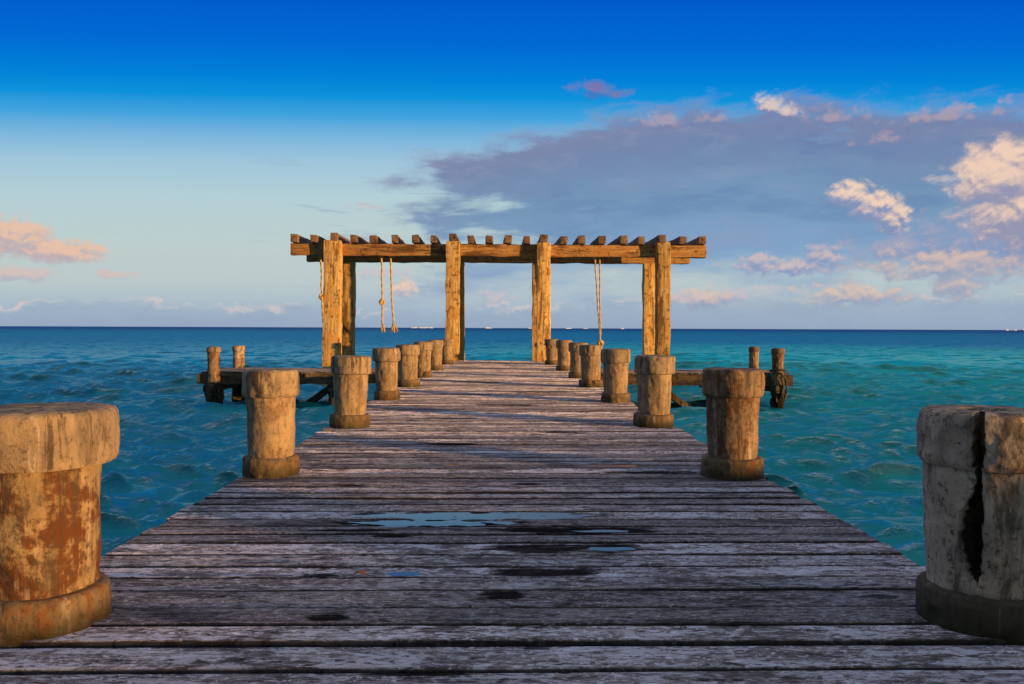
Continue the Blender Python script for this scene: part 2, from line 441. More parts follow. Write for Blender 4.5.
# raised fibres: fine tilted facets of the worn grain
fn_ = q.new('ShaderNodeTexNoise'); q.put(fn_.inputs['Vector'], q.vmul(P, (20, 120, 40))); fn_.inputs['Scale'].default_value = 1
fn_.inputs['Detail'].default_value = 4
fv = q.new('ShaderNodeVectorMath', operation='SUBTRACT'); q.put(fv.inputs[0], fn_.outputs['Color']); fv.inputs[1].default_value = (0.5, 0.5, 0.5)
fm = q.ss(wm, 0, 1, 1.0, 0.15)
fs_ = q.new('ShaderNodeVectorMath', operation='SCALE'); q.put(fs_.inputs[0], q.vmul(fv.outputs[0], (1.6, 3.8, 0.0))); q.put(fs_.inputs['Scale'], fm)
fnn = q.new('ShaderNodeVectorMath', operation='NORMALIZE'); q.put(fnn.inputs[0], q.vadd(bp.outputs[0], fs_.outputs[0]))
q.t.links.new(fnn.outputs[0], b.inputs['Normal'])
M['deck'] = m

m, q, b = new_mat('standing_rain_water')
b.inputs['Base Color'].default_value = (0.15, 0.15, 0.14, 1); b.inputs['Roughness'].default_value = 0.09
b.inputs['IOR'].default_value = 1.55
tc = q.new('ShaderNodeTexCoord')
bump(q, b, q.noise(tc.outputs['Object'], 14, 2, 0.5), 0.001, 0.4)
M['puddle'] = m

m, q, b = new_mat('dry_leaf')
b.inputs['Base Color'].default_value = (0.30, 0.10, 0.03, 1); b.inputs['Roughness'].default_value = 0.7
M['leaf'] = m
m, q, b = new_mat('white_ship_paint')
b.inputs['Base Color'].default_value = (0.8, 0.78, 0.74, 1); b.inputs['Roughness'].default_value = 0.5
M['ship'] = m

# ------------------------------------------------------------------ sea
WATER_Z = -0.8
def build_sea():
    ang = np.concatenate([np.linspace(-52, 52, 880), np.linspace(53.5, 306.5, 110)])
    ang = np.radians(ang)
    rs = [0.05, 1.0, 2.0]
    while rs[-1] < 45: rs.append(rs[-1] * 1.0045)
    while rs[-1] < 300: rs.append(rs[-1] * 1.009)
    while rs[-1] < 40000: rs.append(rs[-1] * 1.06)
    rs = np.array(rs)
    X = rs[:, None] * np.sin(ang)[None]; Y = rs[:, None] * np.cos(ang)[None]
    dr = np.gradient(rs)
    Z = np.zeros_like(X); DX = np.zeros_like(X); DY = np.zeros_like(X)
    r2 = np.random.default_rng(5)
    N = 150
    lam = np.exp(r2.uniform(np.log(0.25), np.log(5), N))
    wind = R(200)                                  # heading of the waves, towards the shore
    for L in lam:
        spread = 0.30 if L > 1.5 else 0.48
        th = wind + r2.normal(0, spread)
        k = 2 * np.pi / L
        ph = r2.uniform(0, 2 * np.pi)
        A = 0.0105 * (L ** 0.9 if L < 0.9 else 0.9 ** 0.9 * (L / 0.9) ** 0.05) * r2.uniform(0.4, 1.5)
        w = np.clip((L / np.maximum(dr, 1e-3) - 2.2) / 2.5, 0, 1)[:, None]
        ux, uy = math.sin(th), math.cos(th)
        arg = k * (X * ux + Y * uy) + ph
        cz = np.cos(arg)
        Z += w * A * cz
        s = np.sin(arg) * w * A * 0.75
        DX -= s * ux; DY -= s * uy
    # a few isolated low swells rolling in
    for (x0, y0, ln, wd, h, rot) in [(9.0, 19.0, 3.2, 0.55, 0.10, R(8)), (12.5, 17.0, 2.6, 0.5, 0.07, R(-6)), (-9.5, 24, 4.0, 0.7, 0.08, R(-10)), (10, 12.5, 2.2, 0.45, 0.06, R(10)), (16, 34, 6, 0.9, 0.12, R(5)), (-6.5, 12.5, 2.5, 0.5, 0.06, R(-8))]:
        u = (X - x0) * math.cos(rot) + (Y - y0) * math.sin(rot); v = -(X - x0) * math.sin(rot) + (Y - y0) * math.cos(rot)
        Z += h * np.exp(-(u / ln) ** 2 - (v / wd) ** 2)
    hgt = Z.copy()
    V = np.stack([X + DX, Y + DY, Z + WATER_Z], -1).reshape(-1, 3)
    nr, nc = X.shape
    i = np.arange(nr - 1)[:, None]; j = np.arange(nc)[None]
    a = i * nc + j; bb = i * nc + (j + 1) % nc
    F = np.stack([a, a + nc, bb + nc, bb], -1).reshape(-1, 4)[:, ::-1]
    F = F[:, ::-1]
    me = bpy.data.meshes.new('sea')
    me.vertices.add(len(V)); me.vertices.foreach_set('co', V.astype(np.float32).ravel())
    me.loops.add(F.size); me.loops.foreach_set('vertex_index', F.astype(np.int32).ravel())
    me.polygons.add(len(F)); me.polygons.foreach_set('loop_start', np.arange(0, F.size, 4, dtype=np.int32))
    me.update(calc_edges=True)
    me.polygons.foreach_set('use_smooth', np.ones(len(F), dtype=bool))
    if me.polygons[len(F) // 2].normal.z < 0:
        me.flip_normals()
    o = link(bpy.data.objects.new('sea', me))
    fattr(o, 'hgt', hgt.ravel())
    tag(o, kind='structure')
    return o
sea = build_sea()
m, q, b = new_mat('sea_water')
tc = q.new('ShaderNodeTexCoord')
P = tc.outputs['Object']
x, y, z = q.sep(P)
hg = q.new('ShaderNodeAttribute', attribute_name='hgt').outputs['Fac']
dist = q.m('SQRT', q.add(q.mul(x, x), q.mul(y, y)))
patch = q.noise(q.vmul(P, (0.03, 0.02, 0.02)), 1, 5, 0.6, 0.5)
teal = q.ss(q.add(x, q.mul(q.sub(patch, 0.5), 30)), -14, 14)
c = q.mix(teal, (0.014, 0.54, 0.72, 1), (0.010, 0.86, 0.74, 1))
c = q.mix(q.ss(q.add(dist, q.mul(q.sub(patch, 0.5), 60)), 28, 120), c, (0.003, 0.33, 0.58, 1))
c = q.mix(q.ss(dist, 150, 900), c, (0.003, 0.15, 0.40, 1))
c = q.mix(q.ss(hg, 0.05, 0.20, 0, 0.4), c, (0.006, 0.66, 0.50, 1))
w1 = q.noise(q.vmul(P, (1.7, 4.6, 1)), 1, 7, 0.66, 0.25)
nb1 = q.new('ShaderNodeBump'); nb1.inputs['Distance'].default_value = 0.30
q.put(nb1.inputs['Height'], w1)
q.put(nb1.inputs['Strength'], q.ss(dist, 12, 60, 0.75, 0.0))
# slopes of the wavelets that are finer than the mesh, given directly as tilted normals
def slopes(sc, amount):
    n = q.new('ShaderNodeTexNoise'); q.put(n.inputs['Vector'], q.vmul(P, sc)); n.inputs['Scale'].default_value = 1
    n.inputs['Detail'].default_value = 5; n.inputs['Roughness'].default_value = 0.6; n.inputs['Distortion'].default_value = 0.4
    v = q.new('ShaderNodeVectorMath', operation='SUBTRACT'); q.put(v.inputs[0], n.outputs['Color']); v.inputs[1].default_value = (0.5, 0.5, 0.5)
    w = q.new('ShaderNodeVectorMath', operation='SCALE'); q.put(w.inputs[0], v.outputs[0]); q.put(w.inputs['Scale'], amount)
    return q.vmul(w.outputs[0], (1, 1, 0))
sl = q.vadd(slopes((0.9, 1.7, 1), q.ss(dist, 12, 70, 0.0, 2.0)), slopes((0.12, 0.30, 1), q.ss(dist, 40, 400, 0.0, 1.6)))
nn = q.new('ShaderNodeVectorMath', operation='NORMALIZE')
q.put(nn.inputs[0], q.vadd(nb1.outputs[0], sl))
q.t.nodes.remove(b)
lw = q.new('ShaderNodeLayerWeight'); lw.inputs['Blend'].default_value = 0.5
q.t.links.new(nn.outputs[0], lw.inputs['Normal'])
fres = q.add(0.02, q.mul(q.m('POWER', lw.outputs['Facing'], 4.0), q.ss(q.m('LOGARITHM', dist, 10.0), 0.7, 2.2, 0.95, 0.08)))
df = q.new('ShaderNodeBsdfDiffuse')
dk = q.ss(lw.outputs['Facing'], 0.55, 0.95, 0.38, 1.06)   # wave shading put into the colour: facets turned to the viewer are darker
q.put(df.inputs['Color'], q.mix(1.0, c, q.vec(dk, dk, dk), 'MULTIPLY'))      # light scattered back from inside the water, darkened per facet
q.put(df.inputs['Normal'], q.vec(0, 0, 1))
gl = q.new('ShaderNodeBsdfGlossy'); q.put(gl.inputs['Roughness'], q.ss(dist, 10, 200, 0.07, 0.2)); q.t.links.new(nn.outputs[0], gl.inputs['Normal'])
mxs = q.new('ShaderNodeMixShader'); q.put(mxs.inputs[0], fres)
q.t.links.new(df.outputs[0], mxs.inputs[1]); q.t.links.new(gl.outputs[0], mxs.inputs[2])
q.t.links.new(mxs.outputs[0], [n for n in q.t.nodes if n.type == 'OUTPUT_MATERIAL'][0].inputs[0])
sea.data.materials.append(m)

# ------------------------------------------------------------------ unseen sand ridge, added to shade the near deck
def build_shade_ridge():
    tx, ty = -math.sin(SUN_BEARING), -math.cos(SUN_BEARING)          # the way the light travels
    px_, py_ = -ty, tx
    if py_ < 0: px_, py_ = -px_, -py_
    V = []; ts = np.linspace(-26, -10.5, 48); ps = np.linspace(-16, 12, 260)
    for t in ts:
        for p in ps:
            u = (t + 13.0) / (2.2 if t > -13 else 7.0)
            endf = min(1, (p + 16) / 4, (12 - p) / 4)
            h = -1.3 + (1.3 + SHADE_RIDGE_H) * math.exp(-u * u * 1.3) * max(0, endf) ** 0.5 + 0.035 * noise.fractal(Vector((t * 0.8, p * 0.8, 0)), 1.0, 2.0, 4)
            h += 0.66 * math.exp(-((p - 3.2) / 0.27) ** 4 - ((t + 13.0) / 0.8) ** 2)      # hump added to the crest to shade the nearest right bollard
            V.append((t * tx + p * px_, t * ty + p * py_, h))
    m, q, b = new_mat('shade_ridge_sand')
    n = q.noise(q.new('ShaderNodeTexCoord').outputs['Object'], 6, 8, 0.6)
    q.put(b.inputs['Base Color'], q.mix(n, (0.36, 0.28, 0.19, 1), (0.50, 0.41, 0.29, 1))); b.inputs['Roughness'].default_value = 0.9
    bump(q, b, n, 0.03)
    o = mesh_obj('shade_ridge', V, grid_faces(len(ts), len(ps)), m)
    tag(o, kind='structure')
SHADE_RIDGE_H = 0.66
build_shade_ridge()

# ------------------------------------------------------------------ pier
pier = empty('pier', (0, 0, 0), 'long pier of weathered grey boards leading straight out over the sea', 'pier')
PX, HW, Y_END = 0.055, 1.76, 24.25
seams = [2.326, 2.516, 2.666, 2.847, 3.036, 3.191, 3.36, 3.517, 3.704, 3.864, 4.012, 4.165, 4.34]
while seams[0] > -2.5: seams.insert(0, seams[0] - random.uniform(0.155, 0.185))
while seams[-1] < Y_END - 0.25: seams.append(seams[-1] + random.uniform(0.155, 0.185))
seams.append(Y_END)

# puddles: x0, x1, y0, y1 (each lies along one board)
PUD = [(-0.74, 0.60, 4.175, 4.335), (-0.82, 0.10, 4.018, 4.16), (0.38, 0.66, 3.91, 3.96), (0.42, 0.63, 3.585, 3.65),
       (-0.44, -0.31, 3.225, 3.275), (-0.82, -0.22, 5.80, 5.88), (-0.28, 0.32, 5.63, 5.71), (0.62, 1.15, 5.77, 5.86)]
WET = PUD + [(0.02, 0.80, 3.87, 4.0), (-0.05, 0.72, 3.53, 3.69), (-0.05, 0.42, 3.21, 3.345), (-0.66, -0.50, 2.70, 2.78), (-0.07, 0.10, 2.93, 3.02),
             (-0.80, -0.64, 3.21, 3.26), (-0.95, -0.50, 3.90, 3.95), (-0.60, -0.40, 3.80, 3.85), (-0.35, -0.1, 2.29, 2.33),
             (0.75, 1.45, 5.50, 5.58), (-1.05, -0.8, 5.05, 5.10), (0.1, 0.3, 5.1, 5.15), (-0.6, -0.2, 6.8, 6.95), (0.4, 0.9, 7.6, 7.7), (-1.0, -0.2, 8.8, 8.95), (-0.3, 0.5, 10.3, 10.45), (0.2, 1.2, 12.4, 12.6), (-0.8, 0.1, 14.6, 14.8)]

def n1d(x, seed, f):
    r = np.random.default_rng(seed)
    s = np.zeros_like(x)
    for kk in range(6):
        fr = f * (1.9 ** kk)
        s += np.sin(x * fr + r.uniform(0, 6.28)) * (0.62 ** kk)
    return s / 2.0

def wet_at(x, y):
    w = np.zeros_like(x)
    for (a, bb, c, d) in WET:
        u = (x - (a + bb) / 2) / ((bb - a) / 2); v = (y - (c + d) / 2) / ((d - c) / 2)
        e = np.power(np.abs(u), 2.4) + np.power(np.abs(v), 2.2)
        w = np.maximum(w, np.clip(1.25 - e * 0.75, 0, 1))
    return w

def pud_at(x, y):
    w = np.zeros_like(x)
    for (a, bb, c, d) in PUD:
        u = (x - (a + bb) / 2) / ((bb - a) / 2); v = (y - (c + d) / 2) / ((d - c) / 2)
        w = np.maximum(w, np.clip(1.35 - np.power(np.abs(u), 2.4) - np.abs(v) ** 2.4, 0, 1))
    nn = np.array([noise.fractal(Vector((a * 7, b * 22, 1.7)), 1.0, 2.0, 4) for a, b in zip(x.ravel(), y.ravel())]).reshape(x.shape) if w.max() > 0 else 0
    return np.clip(w + nn * 0.9 * (w > 0), 0, 1)

def build_deck():
    VV, FF, RN, WT, ED = [], [], [], [], []
    off = 0
    prof_t = [0, 0.02, 0.055, 0.12, 0.24, 0.37, 0.5, 0.63, 0.76, 0.88, 0.945, 0.98, 1.0]
    for i in range(len(seams) - 1):
        y0, y1 = seams[i], seams[i + 1]
        ym = (y0 + y1) / 2
        nx = 240 if 1.8 < ym < 4.8 else 150 if ym < 9 else 70
        if ym < 1.8: nx = 70
        lx = PX - HW + random.uniform(-0.025, 0.015); rx = PX + HW + random.uniform(-0.015, 0.025)
        x = np.linspace(lx, rx, nx)
        gap = random.choice([0.008, 0.011, 0.015, 0.021])
        e0 = y0 + gap / 2 + np.clip(n1d(x, i * 3 + 1, 2.3), -0.6, 2) * 0.004 + np.clip(n1d(x, i * 3 + 911, 9) - 0.75, 0, 1) * 0.03
        e1 = y1 - gap / 2 - np.clip(n1d(x, i * 3 + 2, 2.1), -0.6, 2) * 0.004 - np.clip(n1d(x, i * 3 + 417, 8) - 0.8, 0, 1) * 0.03
        lift = random.gauss(0, 0.0022); tilt = random.gauss(0, 0.0035); cup = random.uniform(-0.002, 0.005)
        if any(c < ym < d for (_, _, c, d) in PUD): lift, tilt, cup = 0.0015, 0.0, 0.0
        zl = n1d(x, i * 5 + 77, 1.1) * 0.003
        T = np.array(prof_t)[:, None]
        Yg = e0[None] + (e1 - e0)[None] * T
        Xg = np.repeat(x[None], len(prof_t), 0)
        bev = np.clip(1 - np.minimum(T, 1 - T) / 0.055, 0, 1)
        pd = pud_at(Xg, Yg)
        Zg = (lift + zl[None] + tilt * (T - 0.5) - cup * (1 - (2 * T - 1) ** 2)) * (1 - np.clip(pd * 2, 0, 1)) - 0.011 * bev ** 1.6
        Zg = Zg - pd * 0.007
        bz = np.array([-0.055])
        top = np.stack([Xg, Yg, Zg], -1)
        bot0 = np.stack([x, e0, np.full(nx, -0.06)], -1)[None]
        bot1 = np.stack([x, e1, np.full(nx, -0.06)], -1)[None]
        allv = np.concatenate([bot0, top, bot1], 0)      # rows
        nr = allv.shape[0]
        FF += [(a, d, c, bq)[::-1] for (a, bq, c, d) in grid_faces(nr, nx, False, off)][:]
        # ends of the board
        FF.append(tuple(off + r * nx for r in range(nr)))
        FF.append(tuple(off + r * nx + nx - 1 for r in reversed(range(nr))))
        wt = np.concatenate([np.zeros((1, nx)), wet_at(Xg, Yg), np.zeros((1, nx))], 0)
        ed = np.concatenate([np.ones((1, nx)), np.repeat(np.clip(1 - np.minimum(T, 1 - T) / 0.10, 0, 1), nx, 1), np.ones((1, nx))], 0)
        VV.append(allv.reshape(-1, 3)); WT.append(wt.ravel()); ED.append(ed.ravel()); RN.append(np.full(nr * nx, random.random()))
        off += nr * nx
    V = np.concatenate(VV)
    o = mesh_obj('deck', V, FF, M['deck'], pier, True, 50)
    fattr(o, 'rnd', np.concatenate(RN)); fattr(o, 'wet', np.concatenate(WT)); fattr(o, 'edge', np.concatenate(ED))
    return o
deck = build_deck()


def box_obj(name, c, s, mat, parent, rot=None, jit=0.0, seg=1, bev=0.012, rough=0.0, seed=0):
    """squared timber: subdivided, worn edges, slightly crooked"""
    bm = bmesh.new()
    bmesh.ops.create_cube(bm, size=1.0)
    bmesh.ops.scale(bm, vec=s, verts=bm.verts)
    ax = max(range(3), key=lambda k: s[k])
    if seg > 1:
        es = [e for e in bm.edges if abs((e.verts[0].co - e.verts[1].co)[ax]) > 0.9 * s[ax]]
        bmesh.ops.subdivide_edges(bm, edges=es, cuts=seg, use_grid_fill=True)
    lon = [e for e in bm.edges if len(e.link_faces) == 2 and e.calc_face_angle(0) > 0.5]
    if bev: bmesh.ops.bevel(bm, geom=lon, offset=bev, segments=2, affect='EDGES', profile=0.6)
    if rough:
        for v in bm.verts:
            n = noise.noise_vector(v.co * 2.3 + Vector((seed * 7.1, seed * 3.3, 0)))
            n2 = noise.noise_vector(v.co * 9 + Vector((seed * 1.1, 0, seed * 5.3)))
            d = n * rough + n2 * rough * 0.35
            d[ax] *= 0.4
            v.co += d
    if rot is not None: bmesh.ops.rotate(bm, cent=(0, 0, 0), matrix=rot, verts=bm.verts)
    me = bpy.data.meshes.new(name); bm.to_mesh(me); bm.free()
    me.polygons.foreach_set('use_smooth', [True] * len(me.polygons)); me.set_sharp_from_angle(angle=R(40))
    me.materials.append(mat)
    o = bpy.data.objects.new(name, me); o.location = c
    return link(o, parent)

# beams and piles under the deck
for s in (-1, 1):
    box_obj('side_beam', (PX + s * 1.55, 10.9, -0.165), (0.16, 26.6, 0.2), M['jetty_wood'], pier, seg=20, rough=0.01, seed=s + 2)

def lathe(prof, n=72, seed=0.0, amp=0.006, lump=0.0, fn=None, chip=0.0):
    """prof: list of (r, z) from top centre to bottom; returns verts, faces"""
    V, F = [], []
    V.append((0, 0, prof[0][1]))
    rows = prof[1:]
    for (r, z) in rows:
        for j in range(n):
            a = 2 * math.pi * j / n
            p = Vector((math.cos(a), math.sin(a), z))
            q = Vector((p.x * 0.22, p.y * 0.22, z))
            d = noise.noise(q * 5 + Vector((seed * 9.3, seed, 3))) * lump + noise.noise(q * 16 + Vector((0, seed * 5.1, 8))) * amp + noise.noise(q * 45 + Vector((seed, 0, 2))) * amp * 0.5
            if chip: d -= chip * max(0.0, noise.noise(q * 11 + Vector((seed * 2.3, 4, seed))) - 0.22)
            rr, zz = r + d * min(1, r / 0.1), z + noise.noise(q * 12 + Vector((seed * 3, 1, 0))) * amp * 0.6
            if fn: rr, zz = fn(a, rr, zz)
            V.append((rr * p.x, rr * p.y, zz))
    for j in range(n): F.append((0, 1 + j, 1 + (j + 1) % n))
    for i in range(len(rows) - 1):
        for j in range(n):
            a = 1 + i * n + j; b2 = 1 + i * n + (j + 1) % n
            F.append((a, a + n, b2 + n, b2))
    last = 1 + (len(rows) - 1) * n
    F.append(tuple(last + j for j in range(n)))
    return V, F

def fill(pts, step=0.012):
    outp = [pts[0]]
    for p, q in zip(pts, pts[1:]):
        d = math.hypot(q[0] - p[0], q[1] - p[1]); k = max(1, int(d / step))
        for i in range(1, k + 1): outp.append((p[0] + (q[0] - p[0]) * i / k, p[1] + (q[1] - p[1]) * i / k))
    return outp

for i in range(9):
    y = 0.2 + i * 2.67
    for s in (-1, 1):
        v, f = lathe(fill([(0, -0.27), (0.13, -0.27), (0.14, -1.0), (0.14, -2.6)], 0.15), 20, i + s, 0.02)
        o = mesh_obj('pile', v, f, M['pile_wood'], pier); o.location = (PX + s * 1.45, y, 0)
    box_obj('cross_beam', (PX, y + 0.2, -0.36), (3.2, 0.16, 0.18), M['jetty_wood'], pier, seg=6, rough=0.01, seed=i)

# ------------------------------------------------------------------ puddles
for i, ((a, bb, c, d), lab) in enumerate(zip(PUD, [
        'longest blue puddle, a thin strip of rainwater lying across the middle of the deck',
        'bright blue puddle on the board just in front of the longest puddle',
        'dark narrow puddle on the right, one board nearer than the two bright blue puddles',
        'short dark puddle inside the black wet patch right of the deck centre',
        'tiny oval blue puddle beside the orange leaf',
        'far left thin puddle, level with the second pair of bollards',
        'far middle thin puddle, level with the second pair of bollards',
        'far right thin puddle reaching toward the second bollard of the right row'])):
    n = 64; V = [((a + bb) / 2, (c + d) / 2, -0.0032)]
    for j in range(n):
        t = 2 * math.pi * j / n
        ww = 1 + 0.10 * noise.noise(Vector((math.cos(t) * 2.2, math.sin(t) * 2.2, i * 3.7)))
        cx, sy = math.cos(t), math.sin(t)
        V.append(((a + bb) / 2 + math.copysign(abs(cx) ** 0.85, cx) * (bb - a) / 2 * 1.06 * ww, (c + d) / 2 + math.copysign(abs(sy) ** 0.85, sy) * (d - c) / 2 * 1.1 * ww, -0.0032))
    o = mesh_obj('puddle', V, [(0, 1 + j, 1 + (j + 1) % n) for j in range(n)], M['puddle'])
    tag(o, lab, 'puddle', 'puddles on the deck')

# ------------------------------------------------------------------ bollards
def bollard(x, y, label, seed, R0=0.2, h=0.73, mats=('stone_cap', 'stone', 'stone_base'), split=None, lean=(0, 0), capf=1.0, basef=1.0, shaft=1.0):
    t = empty('bollard', (x, y, -0.006), label, 'bollard', 'bollards along the pier')
    t.rotation_euler = (lean[0], lean[1], 0)
    zc, zb = h * 0.745, h * 0.185
    rc = R0 * capf; rb = R0 * basef; rt = R0 * 0.86 * shaft; rl = R0 * 0.79 * shaft
    cap = [(0, h), (rc * 0.5, h + 0.001), (rc * 0.86, h - 0.002), (rc * 0.95, h - 0.009), (rc * 0.99, h - 0.024), (rc * 1.0, h - 0.06), (rc * 1.0, zc + 0.05), (rc * 0.99, zc + 0.018), (rc * 0.95, zc + 0.002), (rt * 1.0, zc - 0.004), (0.02, zc - 0.004)]
    shf = [(0, zc + 0.01), (rt * 0.99, zc + 0.01), (rt, zc - 0.02), (rt * 0.985, zc - 0.09), (rl * 1.04, zb + 0.12), (rl, zb - 0.012), (0.02, zb - 0.012)]
    bas = [(0, zb), (rl * 0.9, zb), (rb * 0.93, zb - 0.003), (rb * 0.985, zb - 0.014), (rb, zb - 0.035), (rb * 1.01, 0.03), (rb * 0.99, -0.012), (0.02, -0.012)]
    fc = None
    if split is not None:
        def in_split(a, z):
            d = (a - split + math.pi) % (2 * math.pi) - math.pi
            u = (z - zb - 0.03) / (zc - zb - 0.03)
            if u < 0: return False
            wob = 0.035 * noise.noise(Vector((z * 16, 4, 1))) + 0.018 * noise.noise(Vector((z * 60, 4, 2)))
            lw_ = 0.05 + 0.30 * max(0.0, math.sin(min(1.0, u * 1.10) * math.pi)) ** 1.1 * (1.15 - 0.45 * u) + wob
            rw_ = 0.045 + 0.05 * max(0.0, math.sin(u * math.pi)) + 0.6 * wob
            if u < 0.12: lw_ *= u / 0.12; rw_ *= u / 0.12
            return -lw_ < d < rw_
        def fc(a, r, z):
            d = (a - split + math.pi) % (2 * math.pi) - math.pi
            prof = 0.085 + 0.045 * noise.noise(Vector((z * 30, 7, 2)))
            if abs(d - 0.0 + 0.03 * noise.noise(Vector((z * 22, 1, 1)))) < prof and r > 0.07:
                r = 0.05 if r > 0.09 else r
            return r, z
        cap = [(0, h - 0.12), (rc * 0.30, h - 0.12), (rc * 0.33, h - 0.06), (rc * 0.35, h - 0.012), (rc * 0.39, h - 0.001)] + cap[2:]
    nn = 420 if split is not None else 84
    st = 0.007 if split is not None else 0.010 if y < 4 else 0.014
    for name, pr, mm, fn, sd in (('base', bas, mats[2], None, 1), ('shaft', shf, mats[1], None, 2), ('cap', cap, mats[0], fc, 3)):
        v, f = lathe(fill(pr, st), nn, seed * 3.7 + sd, 0.005, 0.006, fn, {'cap': 0.035, 'base': 0.045, 'shaft': 0.012}[name])
        if split is not None and name == 'shaft':       # a hollow shell with a piece broken out of it
            f = [q for q in f if len(q) == 4 and not in_split(math.atan2(sum(v[i][1] for i in q), sum(v[i][0] for i in q)), sum(v[i][2] for i in q) / 4)]
        o = mesh_obj(name, v, f, M[mm], t, True, 48 if split is None else 32)
        if split is not None and name == 'shaft':
            sm = o.modifiers.new('wall', 'SOLIDIFY'); sm.thickness = 0.045; sm.offset = -1
    return t

L = [(-1.535, 2.72), (-1.542, 5.486), (-1.49, 8.136), (-1.535, 11.189), (-1.513, 13.628), (-1.495, 16.182), (-1.45, 18.878), (-1.371, 21.936)]
Rr = [(1.675, 2.71), (1.613, 5.439), (1.62, 8.229), (1.619, 10.866), (1.602, 13.619), (1.628, 16.063), (1.573, 18.779), (1.505, 21.889)]
bollard(*L[0], 'sunlit bollard with rust brown patches on its shaft, nearest at the left edge', 1, 0.217, 0.735, ('stone_cap', 'stone_rust', 'stone_base'), capf=1.09, basef=0.96, shaft=0.98)
b2 = bollard(*L[1], 'tan bollard with a vertical seam in its shaft, second from camera in the left row', 2, 0.186, 0.72, shaft=1.02)
LL = ['squat sunlit bollard with wide mossy foot, third from camera in the left row',
      'slim tan bollard, fourth from camera in the left row', 'yellowish bollard, fifth from camera in the left row',
      'small bollard, sixth from camera in the left row', 'small pale footed bollard, seventh from camera in the left row',
      'farthest bollard of the left row, right beside the pergola post']
for k in range(6):
    bollard(*L[k + 2], LL[k], 3 + k, [0.20, 0.185, 0.205, 0.19, 0.185, 0.19][k], [0.72, 0.725, 0.72, 0.73, 0.72, 0.70][k], lean=(random.uniform(-.02, .02), random.uniform(-.02, .02)), capf=random.uniform(0.97, 1.06))
bollard(*Rr[0], 'dark grey bollard split open by a deep vertical crack, nearest at the right edge', 11, 0.205, 0.735, ('stone_dark', 'stone_dark', 'stone_dark_base'),
        split=math.atan2(-2.71, -1.655) - 0.09, capf=1.02, basef=0.99, shaft=1.06)
bollard(*Rr[1], 'bollard with white streaked cap and brown shaft, second from camera in the right row', 12, 0.208, 0.735, ('stone_brown', 'stone_brown', 'stone_base'), shaft=1.0)
RL = ['rough golden bollard with green moss at its foot, third from camera in the right row',
      'sunlit bollard with dark mossy foot ring, fourth from camera in the right row', 'bollard just in front of the hanging loop of rope, fifth in the right row',
      'narrow bollard shaded on its left side, sixth from camera in the right row', 'small bollard, seventh from camera in the right row',
      'farthest bollard of the right row, beside the pergola post']
for k in range(6):
    bollard(*Rr[k + 2], RL[k], 13 + k, [0.205, 0.20, 0.205, 0.19, 0.185, 0.19][k], [0.73, 0.73, 0.725, 0.72, 0.73, 0.71][k], lean=(random.uniform(-.02, .02), random.uniform(-.02, .02)), capf=random.uniform(0.98, 1.06))

# ------------------------------------------------------------------ pergola
ZB = CAM_H + 2.10                                # underside of the beams
perg = empty('pergola', (0, 24.0, 0), 'weathered wooden pergola with square posts and a row of rafters at the pier end', 'pergola')
def P_(x, y, z): return (x, y - 24.0, z)
def post(x, y, w, d, z0, z1, lean=0.0, seed=0):
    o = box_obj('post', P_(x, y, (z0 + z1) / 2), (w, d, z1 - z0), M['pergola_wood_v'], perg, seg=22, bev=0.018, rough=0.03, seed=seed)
    o.rotation_euler = (0, lean, 0)
    return o
FY = 24.0; BY = 25.85
for i, (x, w, z0, ln) in enumerate([(-4.92, 0.50, -2.2, 0.012), (-1.33, 0.41, -0.02, 0.004), (1.39, 0.40, -0.02, -0.004), (4.98, 0.40, -2.2, -0.004)]):
    post(x, FY, w, 0.42, z0, ZB + 0.45 + (0.03 if i != 2 else 0), ln, i + 1)
for i, (x, w) in enumerate([(-4.80, 0.42), (-1.25, 0.40), (1.33, 0.40), (4.93, 0.40)]):
    post(x, BY, w, 0.38, -2.2, ZB - 0.004, 0.004 * (-1) ** i, i + 9)
for i, (x0, x1) in enumerate([(-6.19, -1.36), (-1.35, 1.38), (1.39, 6.32)]):
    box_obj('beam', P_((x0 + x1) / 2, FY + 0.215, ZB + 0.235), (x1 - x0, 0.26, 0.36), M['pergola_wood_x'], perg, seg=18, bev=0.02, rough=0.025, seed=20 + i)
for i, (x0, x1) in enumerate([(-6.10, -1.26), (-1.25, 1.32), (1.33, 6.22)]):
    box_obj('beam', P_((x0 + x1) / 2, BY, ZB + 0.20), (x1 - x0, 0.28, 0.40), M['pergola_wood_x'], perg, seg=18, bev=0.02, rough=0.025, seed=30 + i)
RX = [-6.01, -5.42, -4.84, -4.23, -3.67, -3.07, -2.44, -1.91, -1.32, -0.78, -0.25, 0.30, 0.88, 1.39, 1.96, 2.53, 3.12, 3.75, 4.31, 4.91, 5.50, 6.13]
for i, x in enumerate(RX):
    big = x in (-4.84, -1.32, 1.39, 4.91)
    w = random.uniform(0.185, 0.225); hh = random.uniform(0.21, 0.24)
    z = ZB + (0.485 if big else 0.415) + hh / 2 + random.uniform(-0.006, 0.01)
    y0 = 23.76 + random.uniform(-0.04, 0.04); y1 = 26.30 + random.uniform(-0.08, 0.08)
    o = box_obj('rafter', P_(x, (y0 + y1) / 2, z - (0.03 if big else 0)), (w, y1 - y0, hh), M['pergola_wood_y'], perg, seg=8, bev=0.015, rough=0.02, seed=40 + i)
    o.rotation_euler = (0.0, random.uniform(-0.06, 0.06), random.uniform(-0.02, 0.02))

